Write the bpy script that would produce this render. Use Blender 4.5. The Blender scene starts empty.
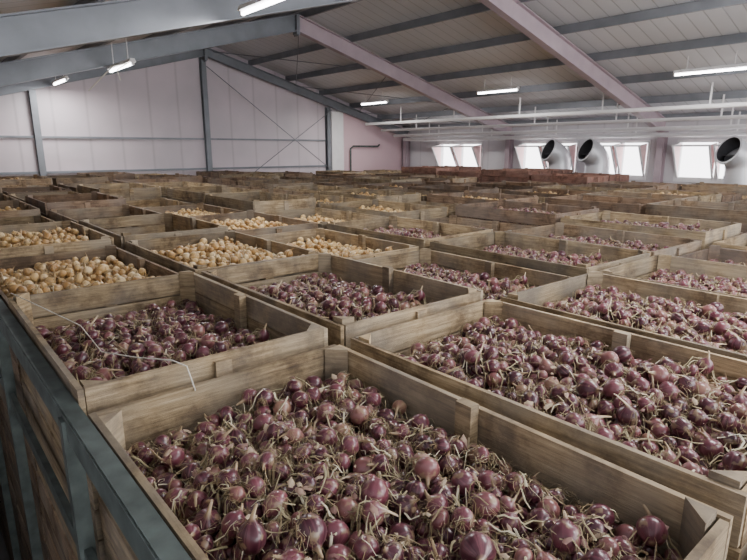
import bpy, math, random
import numpy as np
from mathutils import Vector, Matrix
random.seed(7); rng=np.random.default_rng(7)
CZ=6.0
EAVE_X=19.0; RIDGE_X=8.97; LEFT_X=-1.1; GY=20.0; Y0=-4.0; S=0.27
def zc(x):   # rafter centre height
    return CZ+.65+S*(EAVE_X-x) if x>=RIDGE_X else CZ+.65+S*(EAVE_X-RIDGE_X)-S*(RIDGE_X-x)

# ---------------- materials ----------------
def newmat(name):
    m=bpy.data.materials.new(name); m.use_nodes=True
    nt=m.node_tree; b=nt.nodes['Principled BSDF']; return m,nt,b
def N(nt,t,**k):
    n=nt.nodes.new(t)
    for a,v in k.items(): setattr(n,a,v)
    return n
def ramp(nt,cols):
    r=N(nt,'ShaderNodeValToRGB'); e=r.color_ramp.elements
    while len(e)<len(cols): e.new(.5)
    for i,(p,c) in enumerate(cols):
        e[i].position=p; e[i].color=(*c,1)
    return r
def simple(name,col,rough=.6,metal=0,var=.12,scale=3.0,stretch=(1,1,1)):
    m,nt,b=newmat(name)
    tc=N(nt,'ShaderNodeTexCoord'); mp=N(nt,'ShaderNodeMapping'); mp.inputs['Scale'].default_value=stretch
    no=N(nt,'ShaderNodeTexNoise'); no.inputs['Scale'].default_value=scale; no.inputs['Detail'].default_value=6
    nt.links.new(tc.outputs['Object'],mp.inputs[0]); nt.links.new(mp.outputs[0],no.inputs['Vector'])
    r=ramp(nt,[(.3,tuple(c*(1-var) for c in col)),(.7,tuple(min(1,c*(1+var)) for c in col))])
    nt.links.new(no.outputs['Fac'],r.inputs[0]); nt.links.new(r.outputs[0],b.inputs['Base Color'])
    b.inputs['Roughness'].default_value=rough; b.inputs['Metallic'].default_value=metal
    return m
def wood(name,cols,grey=(.235,.21,.175)):
    m,nt,b=newmat(name); L=nt.links.new
    tc=N(nt,'ShaderNodeTexCoord'); geo=N(nt,'ShaderNodeNewGeometry')
    add=N(nt,'ShaderNodeVectorMath',operation='MULTIPLY_ADD'); add.inputs[1].default_value=(2.2,2.2,38)
    cmb=N(nt,'ShaderNodeCombineXYZ'); mul=N(nt,'ShaderNodeMath',operation='MULTIPLY'); mul.inputs[1].default_value=40
    L(geo.outputs['Random Per Island'],mul.inputs[0]); L(mul.outputs[0],cmb.inputs[0]); L(mul.outputs[0],cmb.inputs[1])
    oi=N(nt,'ShaderNodeObjectInfo'); m2=N(nt,'ShaderNodeMath',operation='MULTIPLY'); m2.inputs[1].default_value=33
    L(oi.outputs['Random'],m2.inputs[0]); L(m2.outputs[0],cmb.inputs[2])
    L(tc.outputs['Object'],add.inputs[0]); L(cmb.outputs[0],add.inputs[2])
    no=N(nt,'ShaderNodeTexNoise'); no.inputs['Scale'].default_value=1.3; no.inputs['Detail'].default_value=8; no.inputs['Roughness'].default_value=.7
    L(add.outputs[0],no.inputs['Vector'])
    r=ramp(nt,[(.30,cols[0]),(.5,cols[1]),(.70,cols[2])]); L(no.outputs['Fac'],r.inputs[0])
    n2=N(nt,'ShaderNodeTexNoise'); n2.inputs['Scale'].default_value=3.6; n2.inputs['Detail'].default_value=8; n2.inputs['Roughness'].default_value=.7
    ad2=N(nt,'ShaderNodeVectorMath',operation='ADD'); L(tc.outputs['Object'],ad2.inputs[0]); L(cmb.outputs[0],ad2.inputs[1]); L(ad2.outputs[0],n2.inputs['Vector'])
    r2=ramp(nt,[(.38,(.30,.25,.21)),(.53,(.85,.82,.78)),(.7,(1.0,1.0,1.0))]); L(n2.outputs['Fac'],r2.inputs[0])
    mx=N(nt,'ShaderNodeMix',data_type='RGBA',blend_type='MULTIPLY'); mx.inputs[0].default_value=.9
    L(r.outputs[0],mx.inputs[6]); L(r2.outputs[0],mx.inputs[7])
    n3=N(nt,'ShaderNodeTexNoise'); n3.inputs['Scale'].default_value=1.7; n3.inputs['Detail'].default_value=3; L(ad2.outputs[0],n3.inputs['Vector'])
    r3=ramp(nt,[(.42,(0,0,0)),(.62,(.55,.55,.55))]); L(n3.outputs['Fac'],r3.inputs[0])
    mg=N(nt,'ShaderNodeMix',data_type='RGBA'); mg.inputs[7].default_value=(*grey,1)
    L(r3.outputs[0],mg.inputs[0]); L(mx.outputs[2],mg.inputs[6])
    ad=N(nt,'ShaderNodeMath',operation='ADD'); L(geo.outputs['Random Per Island'],ad.inputs[0]); L(oi.outputs['Random'],ad.inputs[1])
    mr=N(nt,'ShaderNodeMapRange'); mr.inputs[2].default_value=2; mr.inputs[3].default_value=.5; mr.inputs[4].default_value=1.4
    L(ad.outputs[0],mr.inputs[0])
    hs=N(nt,'ShaderNodeHueSaturation'); L(mr.outputs[0],hs.inputs['Value']); L(mg.outputs[2],hs.inputs['Color'])
    L(hs.outputs[0],b.inputs['Base Color']); b.inputs['Roughness'].default_value=.8
    bp=N(nt,'ShaderNodeBump'); bp.inputs['Strength'].default_value=.5; bp.inputs['Distance'].default_value=.01
    L(no.outputs['Fac'],bp.inputs['Height']); L(bp.outputs[0],b.inputs['Normal'])
    return m
M_wood=wood('weathered_wood',[(.14,.095,.055),(.36,.27,.155),(.56,.45,.29)])
M_wood_d=wood('old_dark_wood',[(.10,.065,.04),(.25,.175,.11),(.40,.30,.19)])
M_wood_f=wood('brown_wood',[(.10,.06,.04),(.22,.145,.095),(.35,.25,.17)],(.18,.15,.13))
M_wood_r=wood('reddish_wood',[(.13,.06,.045),(.24,.115,.085),(.32,.19,.145)],(.2,.12,.1))

def onion_mat(name,cols,streak,neck,rough=.36,coat=.25):
    m,nt,b=newmat(name)
    at=N(nt,'ShaderNodeAttribute'); at.attribute_name='oc'; geo=N(nt,'ShaderNodeNewGeometry')
    sp=N(nt,'ShaderNodeSeparateColor'); nt.links.new(at.outputs['Color'],sp.inputs[0])
    cmb=N(nt,'ShaderNodeCombineXYZ'); mu=N(nt,'ShaderNodeMath',operation='MULTIPLY'); mu.inputs[1].default_value=70
    nt.links.new(geo.outputs['Random Per Island'],mu.inputs[0])
    nt.links.new(sp.outputs['Green'],cmb.inputs[0]); nt.links.new(sp.outputs['Blue'],cmb.inputs[1]); nt.links.new(mu.outputs[0],cmb.inputs[2])
    no=N(nt,'ShaderNodeTexNoise'); no.inputs['Scale'].default_value=7; no.inputs['Detail'].default_value=5
    nt.links.new(cmb.outputs[0],no.inputs['Vector'])
    base=ramp(nt,cols); nt.links.new(geo.outputs['Random Per Island'],base.inputs[0])
    mx=N(nt,'ShaderNodeMix',data_type='RGBA'); mx.inputs[7].default_value=(*streak,1)
    rr=ramp(nt,[(.48,(0,0,0)),(.7,(.75,.75,.75))]); nt.links.new(no.outputs['Fac'],rr.inputs[0])
    nt.links.new(rr.outputs[0],mx.inputs[0]); nt.links.new(base.outputs[0],mx.inputs[6])
    # torn brown papery patches
    tc=N(nt,'ShaderNodeTexCoord'); n5=N(nt,'ShaderNodeTexNoise'); n5.inputs['Scale'].default_value=28; n5.inputs['Detail'].default_value=4
    nt.links.new(tc.outputs['Object'],n5.inputs['Vector']); r5=ramp(nt,[(.56,(0,0,0)),(.62,(.65,.65,.65))]); nt.links.new(n5.outputs['Fac'],r5.inputs[0])
    mp=N(nt,'ShaderNodeMix',data_type='RGBA'); mp.inputs[7].default_value=(*[c*.75 for c in neck],1)
    nt.links.new(r5.outputs[0],mp.inputs[0]); nt.links.new(mx.outputs[2],mp.inputs[6])
    mx2=N(nt,'ShaderNodeMix',data_type='RGBA'); mx2.inputs[7].default_value=(*neck,1)
    r3=ramp(nt,[(0,(.8,.8,.8)),(.12,(0,0,0)),(.72,(0,0,0)),(.88,(1,1,1))]); nt.links.new(sp.outputs['Red'],r3.inputs[0])
    nt.links.new(r3.outputs[0],mx2.inputs[0]); nt.links.new(mp.outputs[2],mx2.inputs[6])
    nt.links.new(mx2.outputs[2],b.inputs['Base Color'])
    b.inputs['Roughness'].default_value=rough; b.inputs['Coat Weight'].default_value=coat; b.inputs['Coat Roughness'].default_value=.2
    return m
M_red=onion_mat('red_onion_skin',[(0,(.042,.009,.017)),(.45,(.085,.018,.031)),(.8,(.15,.04,.056)),(.95,(.22,.09,.08)),(1,(.32,.19,.12))],(.24,.09,.11),(.38,.28,.165),.3)
M_yel=onion_mat('yellow_onion_skin',[(0,(.30,.15,.045)),(.45,(.48,.29,.10)),(.8,(.58,.39,.17)),(1,(.68,.53,.31))],(.66,.48,.24),(.36,.25,.13),.45,.1)
def straw_mat(name,cols):
    m,nt,b=newmat(name); geo=N(nt,'ShaderNodeNewGeometry')
    r=ramp(nt,cols); nt.links.new(geo.outputs['Random Per Island'],r.inputs[0]); nt.links.new(r.outputs[0],b.inputs['Base Color'])
    b.inputs['Roughness'].default_value=.75; return m
M_straw=straw_mat('dry_onion_leaves',[(0,(.12,.085,.045)),(.35,(.28,.22,.12)),(.75,(.42,.37,.22)),(1,(.65,.6,.46))])
M_husk=straw_mat('papery_husk',[(0,(.12,.045,.045)),(.5,(.26,.15,.12)),(1,(.48,.38,.26))])
M_root=straw_mat('root_fibre',[(0,(.12,.08,.04)),(1,(.33,.245,.125))])
M_fill=simple('onion_debris',(.13,.09,.05),.95,var=.6,scale=40)
M_fily=simple('yellow_onion_debris',(.2,.13,.06),.95,var=.5,scale=40)
M_steel=simple('painted_steel_grey',(.20,.215,.24),.45,.3,.15,2)
M_purlin=simple('galvanised_purlin',(.25,.265,.29),.5,.4,.15,2)
M_beamr=simple('steel_pink_lit',(.41,.33,.365),.5,.1,.12,2)  # frame steel on the right, pinkish light mixed into its colour
M_rail=simple('rail_steel',(.075,.095,.09),.55,.3,.45,9)
M_white=simple('white_paint',(.78,.77,.78),.5,0,.05,3)
M_pipe=simple('white_conduit',(.85,.84,.85),.4,0,.04,3)
M_duct=simple('duct_metal',(.6,.61,.64),.4,.5,.1,2)
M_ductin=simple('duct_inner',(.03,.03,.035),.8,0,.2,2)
M_pinkw=simple('pink_wall_panel',(.64,.46,.50),.6,0,.05,.6)
M_floor=simple('concrete',(.12,.12,.12),.85,0,.25,1.5)
M_pinkc=simple('pink_sash_cheek',(.9,.6,.6),.6,0,.1,4)
M_wire=simple('cord',(.6,.57,.5),.6,0,.05,5)
def panel_mat(name,col,axis,pitch,depth=.6,col2=None):
    m,nt,b=newmat(name)
    tc=N(nt,'ShaderNodeTexCoord'); sx=N(nt,'ShaderNodeSeparateXYZ'); nt.links.new(tc.outputs['Object'],sx.inputs[0])
    mu=N(nt,'ShaderNodeMath',operation='MULTIPLY'); mu.inputs[1].default_value=1/pitch; nt.links.new(sx.outputs[axis],mu.inputs[0])
    fr=N(nt,'ShaderNodeMath',operation='FRACT'); nt.links.new(mu.outputs[0],fr.inputs[0])
    r=ramp(nt,[(0,(depth,)*3),(.06,(1,)*3),(.94,(1,)*3),(1,(depth,)*3)]); nt.links.new(fr.outputs[0],r.inputs[0])
    no=N(nt,'ShaderNodeTexNoise'); no.inputs['Scale'].default_value=.5; no.inputs['Detail'].default_value=5; nt.links.new(tc.outputs['Object'],no.inputs['Vector'])
    r2=ramp(nt,[(.3,tuple(c*.88 for c in col)),(.7,col2 or col)]); nt.links.new(no.outputs['Fac'],r2.inputs[0])
    mx=N(nt,'ShaderNodeMix',data_type='RGBA',blend_type='MULTIPLY'); mx.inputs[0].default_value=1
    nt.links.new(r2.outputs[0],mx.inputs[6]); nt.links.new(r.outputs[0],mx.inputs[7]); nt.links.new(mx.outputs[2],b.inputs['Base Color'])
    b.inputs['Roughness'].default_value=.5
    bp=N(nt,'ShaderNodeBump'); bp.inputs['Strength'].default_value=.5; bp.inputs['Distance'].default_value=.03
    nt.links.new(r.outputs[0],bp.inputs['Height']); nt.links.new(bp.outputs[0],b.inputs['Normal'])
    return m
M_gable=panel_mat('gable_panel',(.60,.55,.59),0,1.0,.82,(.68,.59,.64))
M_side=panel_mat('side_panel',(.68,.66,.69),1,1.0,.85)
M_roof=panel_mat('roof_sheet',(.68,.69,.72),1,.35,.62)
def emis(name,col,st):
    m,nt,b=newmat(name); b.inputs['Base Color'].default_value=(.9,.9,.9,1)
    b.inputs['Emission Color'].default_value=(*col,1); b.inputs['Emission Strength'].default_value=st; return m
M_tube=emis('fluorescent_tube',(1,.97,.98),22)

# ---------------- mesh builder ----------------
class MB:
    def __init__(s): s.v=[];s.f=[];s.m=[]
    def quadbox(s,pts,mi=0):
        o=len(s.v); s.v+= [tuple(p) for p in pts]
        for f in ((0,3,2,1),(4,5,6,7),(0,1,5,4),(1,2,6,5),(2,3,7,6),(3,0,4,7)):
            s.f.append(tuple(o+i for i in f)); s.m.append(mi)
    def box(s,x0,x1,y0,y1,z0,z1,mi=0):
        s.quadbox([(x0,y0,z0),(x1,y0,z0),(x1,y1,z0),(x0,y1,z0),(x0,y0,z1),(x1,y0,z1),(x1,y1,z1),(x0,y1,z1)],mi)
    def beam(s,a,b,w,h,up=(0,0,1),mi=0,off=0,offs=0):
        a=Vector(a);b=Vector(b);d=(b-a).normalized();up=Vector(up)
        sd=d.cross(up).normalized();u=sd.cross(d).normalized()
        c=u*off+sd*offs
        P=[a+c-sd*w/2-u*h/2,a+c+sd*w/2-u*h/2,b+c+sd*w/2-u*h/2,b+c-sd*w/2-u*h/2,
           a+c-sd*w/2+u*h/2,a+c+sd*w/2+u*h/2,b+c+sd*w/2+u*h/2,b+c-sd*w/2+u*h/2]
        s.quadbox(P,mi)
    def ibeam(s,a,b,depth,width,up=(0,0,1),mi=0,t=.022):
        s.beam(a,b,.014,depth-2*t,up,mi); s.beam(a,b,width,t,up,mi,off=depth/2-t/2); s.beam(a,b,width,t,up,mi,off=-depth/2+t/2)
    def tube(s,path,r,n=10,mi=0,caps=True):
        path=[Vector(p) for p in path]; o=len(s.v); prev=None
        for i,p in enumerate(path):
            d=(path[min(i+1,len(path)-1)]-path[max(i-1,0)]).normalized()
            if prev is None:
                a=Vector((0,0,1)) if abs(d.z)<.9 else Vector((0,1,0)); x=d.cross(a).normalized()
            else: x=(prev-d*prev.dot(d)).normalized()
            prev=x; y=d.cross(x)
            rr=r[i] if isinstance(r,(list,tuple)) else r
            for k in range(n):
                t=2*math.pi*k/n; s.v.append(tuple(p+x*rr*math.cos(t)+y*rr*math.sin(t)))
        for i in range(len(path)-1):
            for k in range(n):
                k2=(k+1)%n; s.f.append((o+i*n+k,o+i*n+k2,o+(i+1)*n+k2,o+(i+1)*n+k)); s.m.append(mi)
        if caps:
            s.f.append(tuple(o+k for k in range(n))[::-1]); s.m.append(mi)
            e=o+(len(path)-1)*n; s.f.append(tuple(e+k for k in range(n))); s.m.append(mi)
    def mesh(s,name,mats,smooth=False):
        me=bpy.data.meshes.new(name); me.from_pydata(s.v,[],s.f)
        for m in mats: me.materials.append(m)
        me.polygons.foreach_set('material_index',s.m)
        if smooth: me.polygons.foreach_set('use_smooth',[True]*len(s.f))
        me.update(); return me
    def obj(s,name,mats,smooth=False,parent=None):
        return put(name,s.mesh(name,mats,smooth),parent=parent)
def put(name,me,loc=(0,0,0),parent=None):
    o=bpy.data.objects.new(name,me); o.location=loc; bpy.context.scene.collection.objects.link(o)
    if parent: o.parent=parent
    return o
def empty(name,loc=(0,0,0)):
    return put(name,None,loc)

# ---------------- room shell ----------------
b=MB(); b.box(-3,21,Y0-4,GY+.3,-.2,0); b.obj('floor',[M_floor])
zt=lambda x: zc(x)+.42
def prism(name,pts,y0,y1,mat):
    n=len(pts); v=[(x,y0,z) for x,z in pts]+[(x,y1,z) for x,z in pts]
    f=[tuple(range(n)),tuple(range(2*n-1,n-1,-1))]+[(i,i+n,(i+1)%n+n,(i+1)%n) for i in range(n)]
    me=bpy.data.meshes.new(name); me.from_pydata(v,[],f); me.materials.append(mat); me.update(); return put(name,me)
prism('wall_back',[(LEFT_X,0),(EAVE_X+.1,0),(EAVE_X+.1,zt(EAVE_X)),(RIDGE_X,zt(RIDGE_X)),(LEFT_X,zt(LEFT_X))],GY+.1,GY+.3,M_gable)
b=MB(); b.box(LEFT_X-.2,LEFT_X,Y0,GY+.1,0,zt(LEFT_X)); b.obj('wall_left',[M_side])
wins=[(15.3,17.8),(10.9,13.35),(8.35,10.3),(5.1,7.5),(2.3,4.7),(-1.5,1.2)]
ZW0=CZ-1.0; ZW1=CZ+.27
b=MB(); X0=EAVE_X+.1;X1=EAVE_X+.3
b.box(X0,X1,Y0,GY+.3,0,ZW0); b.box(X0,X1,Y0,GY+.3,ZW1,zt(EAVE_X))
cur=GY+.3
for a,c in wins:
    b.box(X0,X1,c,cur,ZW0,ZW1); cur=a
b.box(X0,X1,Y0,cur,ZW0,ZW1)
b.obj('wall_right',[M_side])
M_glass,nt,bb=newmat('window_glass')
bb.inputs['Base Color'].default_value=(1,.95,.96,1); bb.inputs['Transmission Weight'].default_value=1; bb.inputs['Roughness'].default_value=.15; bb.inputs['IOR'].default_value=1.02
for i,(a,c) in enumerate(wins):
    b=MB(); t=.07
    b.box(X0-.04,X1,a,c,ZW0-.02,ZW0+t);b.box(X0-.04,X1,a,c,ZW1-t,ZW1+.02);b.box(X0-.04,X1,a,a+t,ZW0+t,ZW1-t);b.box(X0-.04,X1,c-t,c,ZW0+t,ZW1-t)
    m=(a+c)/2; b.box(X0-.02,X1-.03,m-.04,m+.04,ZW0+t,ZW1-t)
    for (p,q) in ((a+t,m-.04),(m+.04,c-t)):
        zb=ZW0+t;zu=ZW1-t-.02; dx=.6
        for (y) in (p+.03,q-.03):
            b.beam((X0,y,zb),(X0-dx,y,zu-.08),.05,.05,(1,0,0))
            b.beam((X0,y,zu),(X0-dx,y,zu-.08),.02,.02)
            o=len(b.v); b.v+=[(X0,y,zb),(X0-dx,y,zu-.08),(X0,y,zu)]; b.f.append((o,o+1,o+2)); b.m.append(2)
        b.beam((X0-dx,p,zu-.08),(X0-dx,q,zu-.08),.05,.06)
        b.beam((X0,p,zb+.03),(X0,q,zb+.03),.05,.06)
        o=len(b.v); b.v+=[(X0-.02,p+.05,zb+.05),(X0-.02,q-.05,zb+.05),(X0-dx,q-.05,zu-.1),(X0-dx,p+.05,zu-.1)]; b.f.append((o,o+1,o+2,o+3)); b.m.append(1)
    b.obj('window_%d'%(i+1),[M_white,M_glass,M_pinkc])
def roof(name,xa,xb):
    b=MB(); za,zb=zt(xa),zt(xb)
    b.quadbox([(xa,Y0,za),(xb,Y0,zb),(xb,GY+.3,zb),(xa,GY+.3,za),(xa,Y0,za+.08),(xb,Y0,zb+.08),(xb,GY+.3,zb+.08),(xa,GY+.3,za+.08)])
    b.obj(name,[M_roof])
roof('ceiling_left',LEFT_X-.2,RIDGE_X); roof('ceiling_right',RIDGE_X,EAVE_X+.3)
def purlin(x,mat=M_purlin):
    z=zc(x)+.2; b=MB()
    b.beam((x,Y0,z+.11),(x,GY+.08,z+.11),.012,.2); b.beam((x+.03,Y0,z+.205),(x+.03,GY+.08,z+.205),.07,.012); b.beam((x-.03,Y0,z+.012),(x-.03,GY+.08,z+.012),.07,.012)
    b.obj('roof_purlin',[mat])
xs=[RIDGE_X+.25+1.62*k for k in range(7)]+[RIDGE_X-.25-1.62*k for k in range(7)]
for x in xs:
    if LEFT_X+.1<x<EAVE_X: purlin(x)
FY=[19.75,13.8,7.9,2.0,-3.9]
for i,y in enumerate(FY):
    e=empty('portal_frame',(0,y,0))
    mat=M_steel
    b=MB(); xr=EAVE_X-.05; d=.42 if i else .3
    b.ibeam((RIDGE_X,0,zc(RIDGE_X)),(xr,0,zc(xr)),d,.2); b.obj('rafter_right',[M_beamr if i else M_steel],parent=e)
    b=MB(); b.ibeam((LEFT_X+.1,0,zc(LEFT_X+.1)),(RIDGE_X,0,zc(RIDGE_X)),d,.2); b.obj('rafter_left',[mat],parent=e)
    b=MB(); b.ibeam((EAVE_X-.1,0,0),(EAVE_X-.1,0,zc(EAVE_X)-.1),.3,.2,(1,0,0)); b.obj('post_right',[M_beamr],parent=e)
    b=MB(); b.ibeam((LEFT_X+.2,0,0),(LEFT_X+.2,0,zc(LEFT_X)-.1),.3,.2,(1,0,0)); b.obj('post_left',[mat],parent=e)
    b=MB(); b.box(RIDGE_X-.05,RIDGE_X+.05,-.11,.11,zc(RIDGE_X)-.3,zc(RIDGE_X)+.2); 
    b.box(RIDGE_X-.012,RIDGE_X+.012,-.12,.12,zc(RIDGE_X)-.34,zc(RIDGE_X)+.21); b.obj('apex_plate',[mat],parent=e)
for x in (3.5,8.97,14.45):
    b=MB(); b.ibeam((x,GY-.0,0),(x,GY-.0,zc(x)-.15),.18,.18,(0,1,0)); b.obj('gable_post',[M_steel])
b=MB(); b.box(LEFT_X,14.35,GY+.02,GY+.1,CZ+.33,CZ+.39); b.obj('trim_1',[M_steel])
b=MB(); b.box(LEFT_X,14.35,GY+.04,GY+.1,CZ-.75,CZ-.68); b.obj('trim_2',[M_steel])
b=MB(); b.box(14.62,15.25,GY-.05,GY+.1,0,zc(15.25)-.1); b.obj('wall_pilaster',[M_white])
prism('wall_panel',[(15.27,0),(18.9,0),(18.9,zc(18.9)-.05),(15.27,zc(15.27)-.05)],GY+.05,GY+.1,M_pinkw)
b=MB(); b.tube([(15.6,GY-.1,0),(15.6,GY-.1,CZ+.02),(15.75,GY-.1,CZ+.12),(17.2,GY-.1,CZ+.12),(17.3,GY-.1,CZ+.2)],.04,8); b.obj('heating_pipe',[M_rail],True)
def rod(name,a,c,r=.014,mat=M_steel):
    b=MB(); b.tube([a,c],r,6); b.obj(name,[mat],True)
rod('bracing_rod',(8.97,GY-.32,zc(8.97)-.5),(14.4,GY-.32,CZ-.9))
rod('bracing_rod',(14.4,GY-.36,zc(14.4)-.3),(10.6,GY-.36,CZ-.9))
for xa,xb in ((9.2,12.6),(12.6,15.8),(15.8,18.4)):
    for (ya,yb) in ((19.55,14.0),(14.0,19.55)):
        rod('bracing_rod',(xa,ya,zc(xa)+.05),(xb,yb,zc(xb)+.05))
for (x,dz,r) in ((18.5,.43,.07),(17.9,.6,.06),(17.1,.82,.05),(16.2,1.07,.06)):
    b=MB(); b.tube([(x,Y0,CZ+dz),(x,GY-.45,CZ+dz)],r,8)
    for y in np.arange(-3,19,2.9): b.box(x-.01,x+.01,y-.02,y+.02,CZ+dz,zc(x)+.25)
    b.obj('white_conduit',[M_pipe])
def fixture(x,y,z,power=35,L=1.55):
    e=empty('fluorescent_lamp',(x,y,z)); b=MB()
    b.quadbox([(-.07,-L/2,-.0),(.07,-L/2,-.0),(.07,L/2,0),(-.07,L/2,0),(-.04,-L/2,.07),(.04,-L/2,.07),(.04,L/2,.07),(-.04,L/2,.07)])
    b.box(-.03,.03,-L/2,-L/2+.03,-.06,0); b.box(-.03,.03,L/2-.03,L/2,-.06,0)
    for yy in (-.5,.5): b.box(-.008,.008,yy-.008,yy+.008,.07,zc(x)+.25-z)
    b.obj('housing',[M_white],parent=e)
    b=MB(); b.tube([(0,-L/2+.03,-.035),(0,L/2-.03,-.035)],.024,10); b.obj('tube',[M_tube],True,parent=e)
    l=bpy.data.lights.new('lamp_glow','AREA'); l.shape='RECTANGLE'; l.size=.12; l.size_y=L; l.energy=power; l.color=(1,.975,.955)
    lo=bpy.data.objects.new('lamp_glow',l); lo.location=(0,0,-.075); bpy.context.scene.collection.objects.link(lo); lo.parent=e
P=125
for y in (18.6,13.0,.7,-2.7): fixture(4.0,y,CZ+1.72 if y<18 else CZ+1.9,P)  # nearest ones are out of view, added to brighten the near crates
fixture(4.0,6.75,CZ+1.86,P)
for y in (17.0,11.15,5.2,-.8): fixture(14.5,y,CZ+1.75,P)  # last one is out of view, added for more light nearby
for y in (4,-2): fixture(9.6,y,zc(9.6)+.12,P)  # unseen extra row, added to light the near crates from overhead
b=MB(); b.tube([(4.1,12.4,CZ+1.75),(3.6,12.2,CZ+1.6),(3.1,12.2,CZ+1.1)],.012,6); b.tube([(4.1,12.4,CZ+1.8),(3.7,12.3,CZ+1.55),(3.75,12.3,CZ+1.35)],.01,6); b.obj('hanging_cable',[M_wire],True)

for y in (11.1,9.7,5.5):
    h=Vector((-.86,.5,0)).normalized(); R=.5; A=math.radians(68)
    ox=Vector((17.55,y,0))-h*(R*(1-math.cos(A))+.1); ox.x=min(ox.x,18.2)
    cz=CZ-.55
    path=[(ox.x,ox.y,0),(ox.x,ox.y,cz)]
    for k in range(1,9):
        a=A*k/8; q=ox+h*R*(1-math.cos(a)); path.append((q.x,q.y,cz+R*math.sin(a)))
    d=h*math.sin(A)+Vector((0,0,math.cos(A))); e=Vector(path[-1]); path.append(tuple(e+d*.15))
    b=MB(); b.tube(path,.38,28,0,False)
    b.tube([e+d*.12,e+d*.19],.41,28,0,False)
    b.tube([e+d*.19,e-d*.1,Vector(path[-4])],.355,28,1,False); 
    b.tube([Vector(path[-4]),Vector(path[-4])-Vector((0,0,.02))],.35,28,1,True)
    b.tube([e+d*.185,e+d*.19],[.41,.355],28,0,False)
    for zz in (1.5,3,4.5,5.2): b.tube([(ox.x,ox.y,zz),(ox.x,ox.y,zz+.05)],.395,28,0,False)
    for k in (3,6): b.tube([Vector(path[k]),Vector(path[k])+(Vector(path[k+1])-Vector(path[k])).normalized()*.02],.392,28,0,False)
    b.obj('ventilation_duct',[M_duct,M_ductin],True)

# ---------------- crates ----------------
W,L,H=1.22,1.84,1.25
def crate_mesh(seed,H=H,mat=None,n=6):
    r=random.Random(seed); b=MB(); t=.024
    def board(x0,x1,y0,y1,z0,z1):
        j=lambda a:r.uniform(-a,a); sx=j(.004); sy=j(.004); tz=j(.009)
        b.quadbox([(x0+sx,y0+sy,z0),(x1+sx,y0+sy,z0+ (tz if x1-x0>y1-y0 else 0)),(x1+sx,y1+sy,z0+tz),(x0+sx,y1+sy,z0),
                   (x0+sx,y0+sy,z1),(x1+sx,y0+sy,z1+(tz if x1-x0>y1-y0 else 0)),(x1+sx,y1+sy,z1+tz),(x0+sx,y1+sy,z1)])
    for x in (-W/2+.06,0,W/2-.06): b.box(x-.05,x+.05,-L/2,L/2,-H,-H+.09)
    for k in range(9):
        y=-L/2+.03+k*(L-.06)/9; b.box(-W/2+.03,W/2-.03,y,y+(L-.06)/9-.012,-H+.09,-H+.115)
    zb=-H+.1
    for side in range(4):
        ws=[r.uniform(.14,.24) for _ in range(n)]; s=sum(ws); ws=[w*(-zb)/s for w in ws]; z=zb
        for w in ws:
            z0=z+.006; z1=z+w-.006; z+=w
            if side==0: board(-W/2,-W/2+t,-L/2,L/2,z0,z1)
            elif side==1: board(W/2-t,W/2,-L/2,L/2,z0,z1)
            elif side==2: board(-W/2+t+.002,W/2-t-.002,-L/2,-L/2+t,z0,z1)
            else: board(-W/2+t+.002,W/2-t-.002,L/2-t,L/2,z0,z1)
    for sx in (-1,1):
        for sy in (-1,1):
            x=sx*(W/2-t-.006); y=sy*(L/2-t-.006); a=.085; o=len(b.v); top=.005+r.uniform(-.02,.02)
            P=[(x,y),(x-sx*a,y),(x,y-sy*a)]
            b.v+=[(p[0],p[1],-H+.1) for p in P]+[(p[0],p[1],top) for p in P]
            for f in ((0,1,2),(5,4,3),(0,3,4,1),(1,4,5,2),(2,5,3,0)): b.f.append(tuple(o+i for i in f)); b.m.append(0)
    x=(W/2-t-.03); b.box(x-.024,x+.024,-.04,.04,-H+.1,.018+r.uniform(-.015,.01))
    for sy in (-1,1):
        b.box(-.04,.04,sy*(L/2)-.0 if sy>0 else -L/2-.02,sy*(L/2)+.02 if sy>0 else -L/2,-H+.1,-.03)
    return b.mesh('crate_boards',[mat or M_wood])
CM=[crate_mesh(k) for k in range(4)]+[crate_mesh(9,mat=M_wood_d),crate_mesh(10,mat=M_wood_d),crate_mesh(12,mat=M_wood_f),crate_mesh(13,mat=M_wood_f)]
CR=crate_mesh(11,mat=M_wood_r)
def stack_mesh():
    me=CM[4]; v=np.array([x.co[:] for x in me.vertices]); f=[tuple(p.vertices) for p in me.polygons]
    V=[];F=[]
    for k in range(3):
        o=len(V); V+=[(x,y,z+H*(k+1)) for x,y,z in v*np.array([1,1,.98])]; F+=[tuple(i+o for i in p) for p in f]
    m=bpy.data.meshes.new('crate_stack'); m.from_pydata(V,[],F); m.materials.append(M_wood_d); m.update(); return m
SM=stack_mesh()

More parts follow.
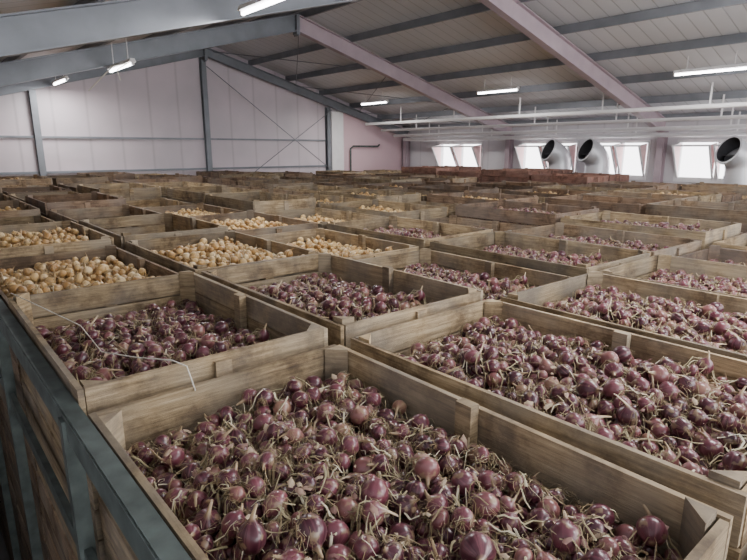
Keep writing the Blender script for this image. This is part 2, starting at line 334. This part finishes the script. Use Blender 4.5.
# ---------------- onions ----------------
def onion_proto(ns,nr):
    P=[(0,-.92),(.25,-.93),(.6,-.78),(.9,-.38),(1.0,.0),(.93,.36),(.68,.68),(.38,.88),(.2,1.05),(.14,1.3),(.1,1.65)]
    if nr=='lo': P=[P[i] for i in (0,2,4,6,7,8,10)]
    v=[];oc=[]
    n=len(P)
    for i,(r,z) in enumerate(P):
        for k in range(ns):
            a=2*math.pi*k/ns; v.append((max(r,.02)*math.cos(a),max(r,.02)*math.sin(a),z)); oc.append((i/(n-1),.5+.5*math.cos(a),.5+.5*math.sin(a),1))
    f=[]
    for i in range(n-1):
        for k in range(ns):
            k2=(k+1)%ns; f.append((i*ns+k,i*ns+k2,(i+1)*ns+k2,(i+1)*ns+k))
    return np.array(v),np.array(oc),np.array(f)
def rand_rot(n,rg):
    q=rg.normal(size=(n,4)); q/=np.linalg.norm(q,axis=1)[:,None]; w,x,y,z=q.T
    return np.stack([np.stack([1-2*(y*y+z*z),2*(x*y-z*w),2*(x*z+y*w)],1),np.stack([2*(x*y+z*w),1-2*(x*x+z*z),2*(y*z-x*w)],1),np.stack([2*(x*z-y*w),2*(y*z+x*w),1-2*(x*x+y*y)],1)],1)
def pile(seed,count,rmean,kind,ns=14,lod='hi',nstraw=300,nroot=120,nhusk=100,mound=.05,ntangle=0):
    rg=np.random.default_rng(seed); hx,hy=W/2-.035,L/2-.035
    ph=rg.uniform(0,6,4)
    def base0(x,y): return mound*(np.cos(x/hx*1.5)*np.cos(y/hy*1.5)-.4)+.02*np.sin(5*x+ph[0])*np.cos(4*y+ph[1])+.015*np.sin(9*y+ph[2]+3*x)
    base=base0
    C=np.zeros((count,3)); R=np.clip(rg.normal(rmean,rmean*.22,count),rmean*.5,rmean*1.45)
    for i in range(count):
        r=R[i]; K=14
        x=rg.uniform(-hx+r,hx-r,K); y=rg.uniform(-hy+r,hy-r,K); z=base(x,y)
        if i:
            P=C[:i]; dx=x[:,None]-P[None,:,0]; dy=y[:,None]-P[None,:,1]; s=(.93*(r+R[:i]))[None]**2-dx*dx-dy*dy
            zz=np.where(s>0,P[None,:,2]+np.sqrt(np.maximum(s,0)),-9); z=np.maximum(z,zz.max(1))
        k=np.argmin(z-base(x,y)); C[i]=(x[k],y[k],z[k])
    gs=.03; gx=int(2*hx/gs)+2; gy=int(2*hy/gs)+2
    HM=base(*np.meshgrid(-hx+gs*np.arange(gx),-hy+gs*np.arange(gy),indexing='ij'))
    for (x,y,z),r in zip(C,R):
        ix=int((x+hx)/gs+.5); iy=int((y+hy)/gs+.5)
        for a in (-1,0,1):
            for c in (-1,0,1):
                if 0<=ix+a<gx and 0<=iy+c<gy: HM[ix+a,iy+c]=max(HM[ix+a,iy+c],z+(r*.95 if a==c==0 else r*.55))
    shift=HM.mean()+.01   # mean top surface sits at local z=0
    HM-=shift; C[:,2]-=shift
    base=lambda x,y: base0(x,y)-shift
    pv,po,pf=onion_proto(ns,lod); nv=len(pv)
    Rm=rand_rot(count,rg); sc=np.stack([R*rg.uniform(.88,1.05,count),R*rg.uniform(.88,1.05,count),R*rg.uniform(.8,1.12,count)],1)
    pz=np.repeat(pv[None],count,0)*sc[:,None]
    nk=np.maximum(0,pv[:,2]-.9); bend=rg.normal(0,.9,(count,2))
    pz[:,:,0]+=nk[None]**1.5*bend[:,0:1]*R[:,None]; pz[:,:,1]+=nk[None]**1.5*bend[:,1:2]*R[:,None]
    V=np.einsum('nij,nvj->nvi',Rm,pz)+C[:,None]
    V[:,:,0]=np.clip(V[:,:,0],-hx,hx); V[:,:,1]=np.clip(V[:,:,1],-hy,hy)
    V=V.reshape(-1,3); F=(pf[None]+(np.arange(count)*nv)[:,None,None]).reshape(-1,4); OC=np.tile(po,(count,1))
    verts=[V]; faces=[F]; ocs=[OC]; mi=[np.zeros(len(F),int)]; sm=[np.ones(len(F),bool)]
    nvt=len(V)
    def hm(x,y):
        ix=min(gx-1,max(0,int((x+hx)/gs+.5))); iy=min(gy-1,max(0,int((y+hy)/gs+.5))); return HM[ix,iy]
    ev=[];ef=[];em=[]
    def ribbon(pts,w,mat):
        o=len(ev); n=len(pts)
        for i,p in enumerate(pts):
            d=pts[min(i+1,n-1)]-pts[max(i-1,0)]; s=np.array([-d[1],d[0],0.])+rg.normal(0,.003,3); s/=np.linalg.norm(s)+1e-9
            ww=w*(1-.6*i/(n-1)); mid=p+np.array([0,0,ww*.5])
            for q in (p-s*ww,mid,p+s*ww):
                q=q.copy(); q[0]=min(hx,max(-hx,q[0])); q[1]=min(hy,max(-hy,q[1])); ev.append(q)
        for i in range(n-1):
            for k in range(2): ef.append((o+i*3+k,o+i*3+k+1,o+i*3+4+k,o+i*3+3+k)); em.append(mat)
    def strand(x,y,ln,w,lift,da,mat=1,n=6,drop=.0):
        a=rg.uniform(0,6.28); pts=[]
        for k in range(n):
            t=k/(n-1); z=hm(x,y)+.004-drop+lift*math.sin(t*math.pi)+rg.normal(0,.004)
            if k: z=.6*z+.4*pts[-1][2]
            pts.append(np.array([x,y,z])); x+=math.cos(a)*ln/n; y+=math.sin(a)*ln/n; a+=da+rg.normal(0,.12)
            if abs(x)>hx-.01 or abs(y)>hy-.01: break
        if len(pts)>2: ribbon(pts,w,mat)
    for _ in range(nstraw):
        strand(rg.uniform(-hx,hx),rg.uniform(-hy,hy),rg.uniform(.05,.2),rg.uniform(.0014,.0055),rg.uniform(0,.02),rg.normal(0,.2),drop=rg.uniform(0,.04))
    for _ in range(ntangle):
        cx=rg.uniform(-hx,hx); cy=rg.uniform(-hy,hy); s=rg.uniform(.015,.05)
        for _k in range(int(rg.integers(14,34))):
            strand(min(hx,max(-hx,cx+rg.normal(0,s))),min(hy,max(-hy,cy+rg.normal(0,s))),rg.uniform(.03,.1),rg.uniform(.0007,.0019),rg.uniform(0,.012),rg.normal(0,.6),3 if rg.random()<.7 else 1,5,drop=rg.uniform(0,.026))
    if nroot:
        top=np.where(C[:,2]>-.09)[0]
        for i in rg.choice(top,min(nroot,len(top)),replace=False):
            d=-Rm[i][:,2]
            if d[2]<-.1: continue
            c0=C[i]+d*R[i]*.85
            for _k in range(18):
                dd=d+rg.normal(0,.6,3); dd/=np.linalg.norm(dd); l=rg.uniform(.015,.035)
                ribbon([c0,c0+dd*l*.5,c0+dd*l+np.array([0,0,-.008])],.0012,3)
    for _ in range(nhusk):
        x=rg.uniform(-hx+.04,hx-.04); y=rg.uniform(-hy+.04,hy-.04); z=hm(x,y)-.006; a=rg.uniform(0,6.28); w=rg.uniform(.006,.015); l=w*rg.uniform(1,2.2)
        u=np.array([math.cos(a),math.sin(a),rg.normal(0,.4)]); s=np.array([-math.sin(a),math.cos(a),rg.normal(0,.4)])
        p=np.array([x,y,z]); o=len(ev)
        for i in (-1,0,1):
            for j in (-1,0,1):
                q=p+u*l*i*(1-.35*abs(j))+s*w*j*(1-.35*abs(i)); q[2]-=.6*w*(i*i+j*j)-.01; ev.append(q)
        for i in (0,1):
            for j in (0,1): ef.append((o+i*3+j,o+i*3+j+1,o+i*3+j+4,o+i*3+j+3)); em.append(2)
    if ev:
        verts.append(np.array(ev)); faces.append(np.array(ef)+nvt); ocs.append(np.ones((len(ev),4))*.5); mi.append(np.array(em)); sm.append(np.ones(len(ef),bool)); nvt+=len(ev)
    nx,ny=16,24; gxv=np.linspace(-hx,hx,nx); gyv=np.linspace(-hy,hy,ny); X,Y=np.meshgrid(gxv,gyv,indexing='ij'); Z=base(X,Y)+.01
    FV=np.stack([X,Y,Z],-1).reshape(-1,3); FF=[]
    for i in range(nx-1):
        for j in range(ny-1): FF.append((i*ny+j,(i+1)*ny+j,(i+1)*ny+j+1,i*ny+j+1))
    per=[i*ny for i in range(nx)]+[(nx-1)*ny+j for j in range(1,ny)]+[i*ny+ny-1 for i in range(nx-2,-1,-1)]+[j for j in range(ny-2,0,-1)]
    SK=FV[per].copy(); SK[:,2]=-.45; o=len(FV); FV=np.concatenate([FV,SK]); n=len(per)
    for k in range(n): FF.append((per[k],o+k,o+(k+1)%n,per[(k+1)%n]))
    verts.append(FV); faces.append(np.array(FF)+nvt); ocs.append(np.ones((len(FV),4))*.5); mi.append(np.full(len(FF),4)); sm.append(np.zeros(len(FF),bool))
    V=np.concatenate(verts); F=np.concatenate(faces); OC=np.concatenate(ocs); MI=np.concatenate(mi); SMO=np.concatenate(sm)
    me=bpy.data.meshes.new(kind+'_onions'); me.vertices.add(len(V)); me.vertices.foreach_set('co',V.ravel())
    me.loops.add(F.size); me.loops.foreach_set('vertex_index',F.ravel().astype(np.int32))
    me.polygons.add(len(F)); me.polygons.foreach_set('loop_start',np.arange(0,F.size,4,dtype=np.int32))
    for m in ((M_red if kind=='red' else M_yel),M_straw,M_husk if kind=='red' else M_straw,M_root,M_fill if kind=='red' else M_fily): me.materials.append(m)
    me.polygons.foreach_set('material_index',MI.astype(np.int32)); me.polygons.foreach_set('use_smooth',SMO)
    me.update(calc_edges=True); me.validate()
    ca=me.color_attributes.new('oc','FLOAT_COLOR','POINT'); ca.data.foreach_set('color',OC.ravel().astype(np.float32))
    return me
REDA=pile(1,1150,.0345,'red',16,'hi',950,320,260,.07,210)
RED=[pile(2,1150,.034,'red',14,'hi',800,240,200,.07,165),pile(3,1100,.034,'red',12,'hi',700,200,180,.07,140)]
YEL=[pile(4,1050,.034,'yellow',12,'hi',160,60,80,.05,14),pile(5,1050,.034,'yellow',10,'lo',150,40,60,.06,12)]
PX,PY=1.305,1.93; X00,Y00=.43,.38
red_cells={(0,0),(1,0),(0,1),(1,1),(0,2),(1,2),(0,3),(1,3),(-1,0),(-1,1),(0,4),(1,4),(2,3),(2,4),(2,5),(-1,2)}
dzs={(0,0):0,(1,0):.07,(1,1):.06,(0,1):.02,(0,2):.02}
lev={(0,0):-.11,(1,0):-.2,(1,1):-.17,(0,1):-.09,(0,2):-.09,(1,2):-.14,(1,3):-.16,(0,3):-.13,(2,0):-.09,(2,1):-.10,(2,2):-.13,(3,0):-.10,(3,1):-.45,(3,2):-.11,(2,3):-.16,(3,3):-.15,(2,4):-.15,(4,0):-.14,(4,1):-.4,(4,2):-.12,(3,4):-.14,(5,0):-.14,(5,2):-.2,(2,5):-.14,(4,4):-.15,(1,4):-.15,(4,6):-.13,(3,6):-.14}
for i in range(-1,10):
    for j in range(0,13):
        x=X00+W/2+j*PX; y=Y00+L/2+i*PY
        far=max(0,i-1)/8; t=j/12
        jit=.06 if max(i,j)<4 else .12
        dz=dzs.get((i,j), random.uniform(-jit,jit)+ far*(.24*(1-t)-.0*t) - .02*t)
        if i==-1: dz=-.15
        rd=(j in(11,12) and i in (4,5,6,7))
        if rd: dz=.24+.1*(i%2)
        rot=random.uniform(-.012,.012) if (i,j)!=(0,0) else 0
        top=CZ-1+dz
        k=random.choice([0,1,2,3,4,5,6])
        if max(i,j)>=6: k=random.choice([0,1,4,5,6,7,6,7])
        me=CR if rd else CM[k] if (i,j) not in dzs else CM[(i*2+j)%4]
        c=put('wooden_crate',me,(x,y,top)); c.rotation_euler[2]=rot
        s=put('wooden_crate_stack',SM,(x,y,0)); s.scale[2]=(top-H-.004)/(3*H); s.rotation_euler[2]=rot*.5
        red=(i,j) in red_cells or (j>=3 and i<=1) 
        pm=REDA if (i,j)==(0,0) else random.choice(RED if red else YEL)
        lv=lev.get((i,j))
        if lv is None: lv=random.choice([-.13,-.2,-.5,-.6,-.6] if i>=3 else [-.13,-.18,-.24])
        if rd: lv=-.6
        p=put('red_onion_pile' if red else 'yellow_onion_pile',pm,(x,y,top+lv)); p.rotation_euler[2]=rot+(math.pi if random.random()<.5 and (i,j)!=(0,0) else 0)
        p.scale[0]=p.scale[1]=.985
b=MB(); zr=CZ-1.0
b.beam((.385,-3,zr+.0),(.385,6.4,zr+.02),.06,.008); b.beam((.352,-3,zr-.05),(.352,6.4,zr-.03),.008,.1)
for y in (-1.6,.3,2.24,4.15,6.1): b.box(.335,.395,y-.03,y+.03,0,zr-.005)
b.beam((.365,-3,zr-.62),(.365,6.4,zr-.6),.03,.08)
b.obj('guard_rail',[M_rail])
pts=[(.45,4.12,CZ-.9),(.55,3.75,CZ-.93),(.66,3.3,CZ-.96),(.66,2.9,CZ-1.0),(.72,2.55,CZ-.94),(.8,2.3,CZ-.9),(.84,2.24,CZ-.92),(.85,2.19,CZ-1.02)]
b=MB(); b.tube(pts,.003,6); b.obj('loose_cord',[M_wire],True)

# ---------------- world & camera ----------------
w=bpy.data.worlds.new('world'); bpy.context.scene.world=w; w.use_nodes=True
bg=w.node_tree.nodes['Background']; bg.inputs[0].default_value=(.98,.98,1,1); bg.inputs[1].default_value=6.5
cam=bpy.data.cameras.new('camera'); co=bpy.data.objects.new('camera',cam); bpy.context.scene.collection.objects.link(co)
cam.sensor_width=36; cam.lens=552/747*36; cam.clip_start=.02; cam.clip_end=200
th=math.radians(13.35); ya=math.radians(90-40.4)
fh=Vector((math.cos(ya),math.sin(ya),0)); r=Vector((math.sin(ya),-math.cos(ya),0))
f=fh*math.cos(th)-Vector((0,0,1))*math.sin(th); u=r.cross(f)
Mx=Matrix((r,u,-f)).transposed().to_4x4(); Mx.translation=(0,0,CZ); co.matrix_world=Mx
bpy.context.scene.camera=co
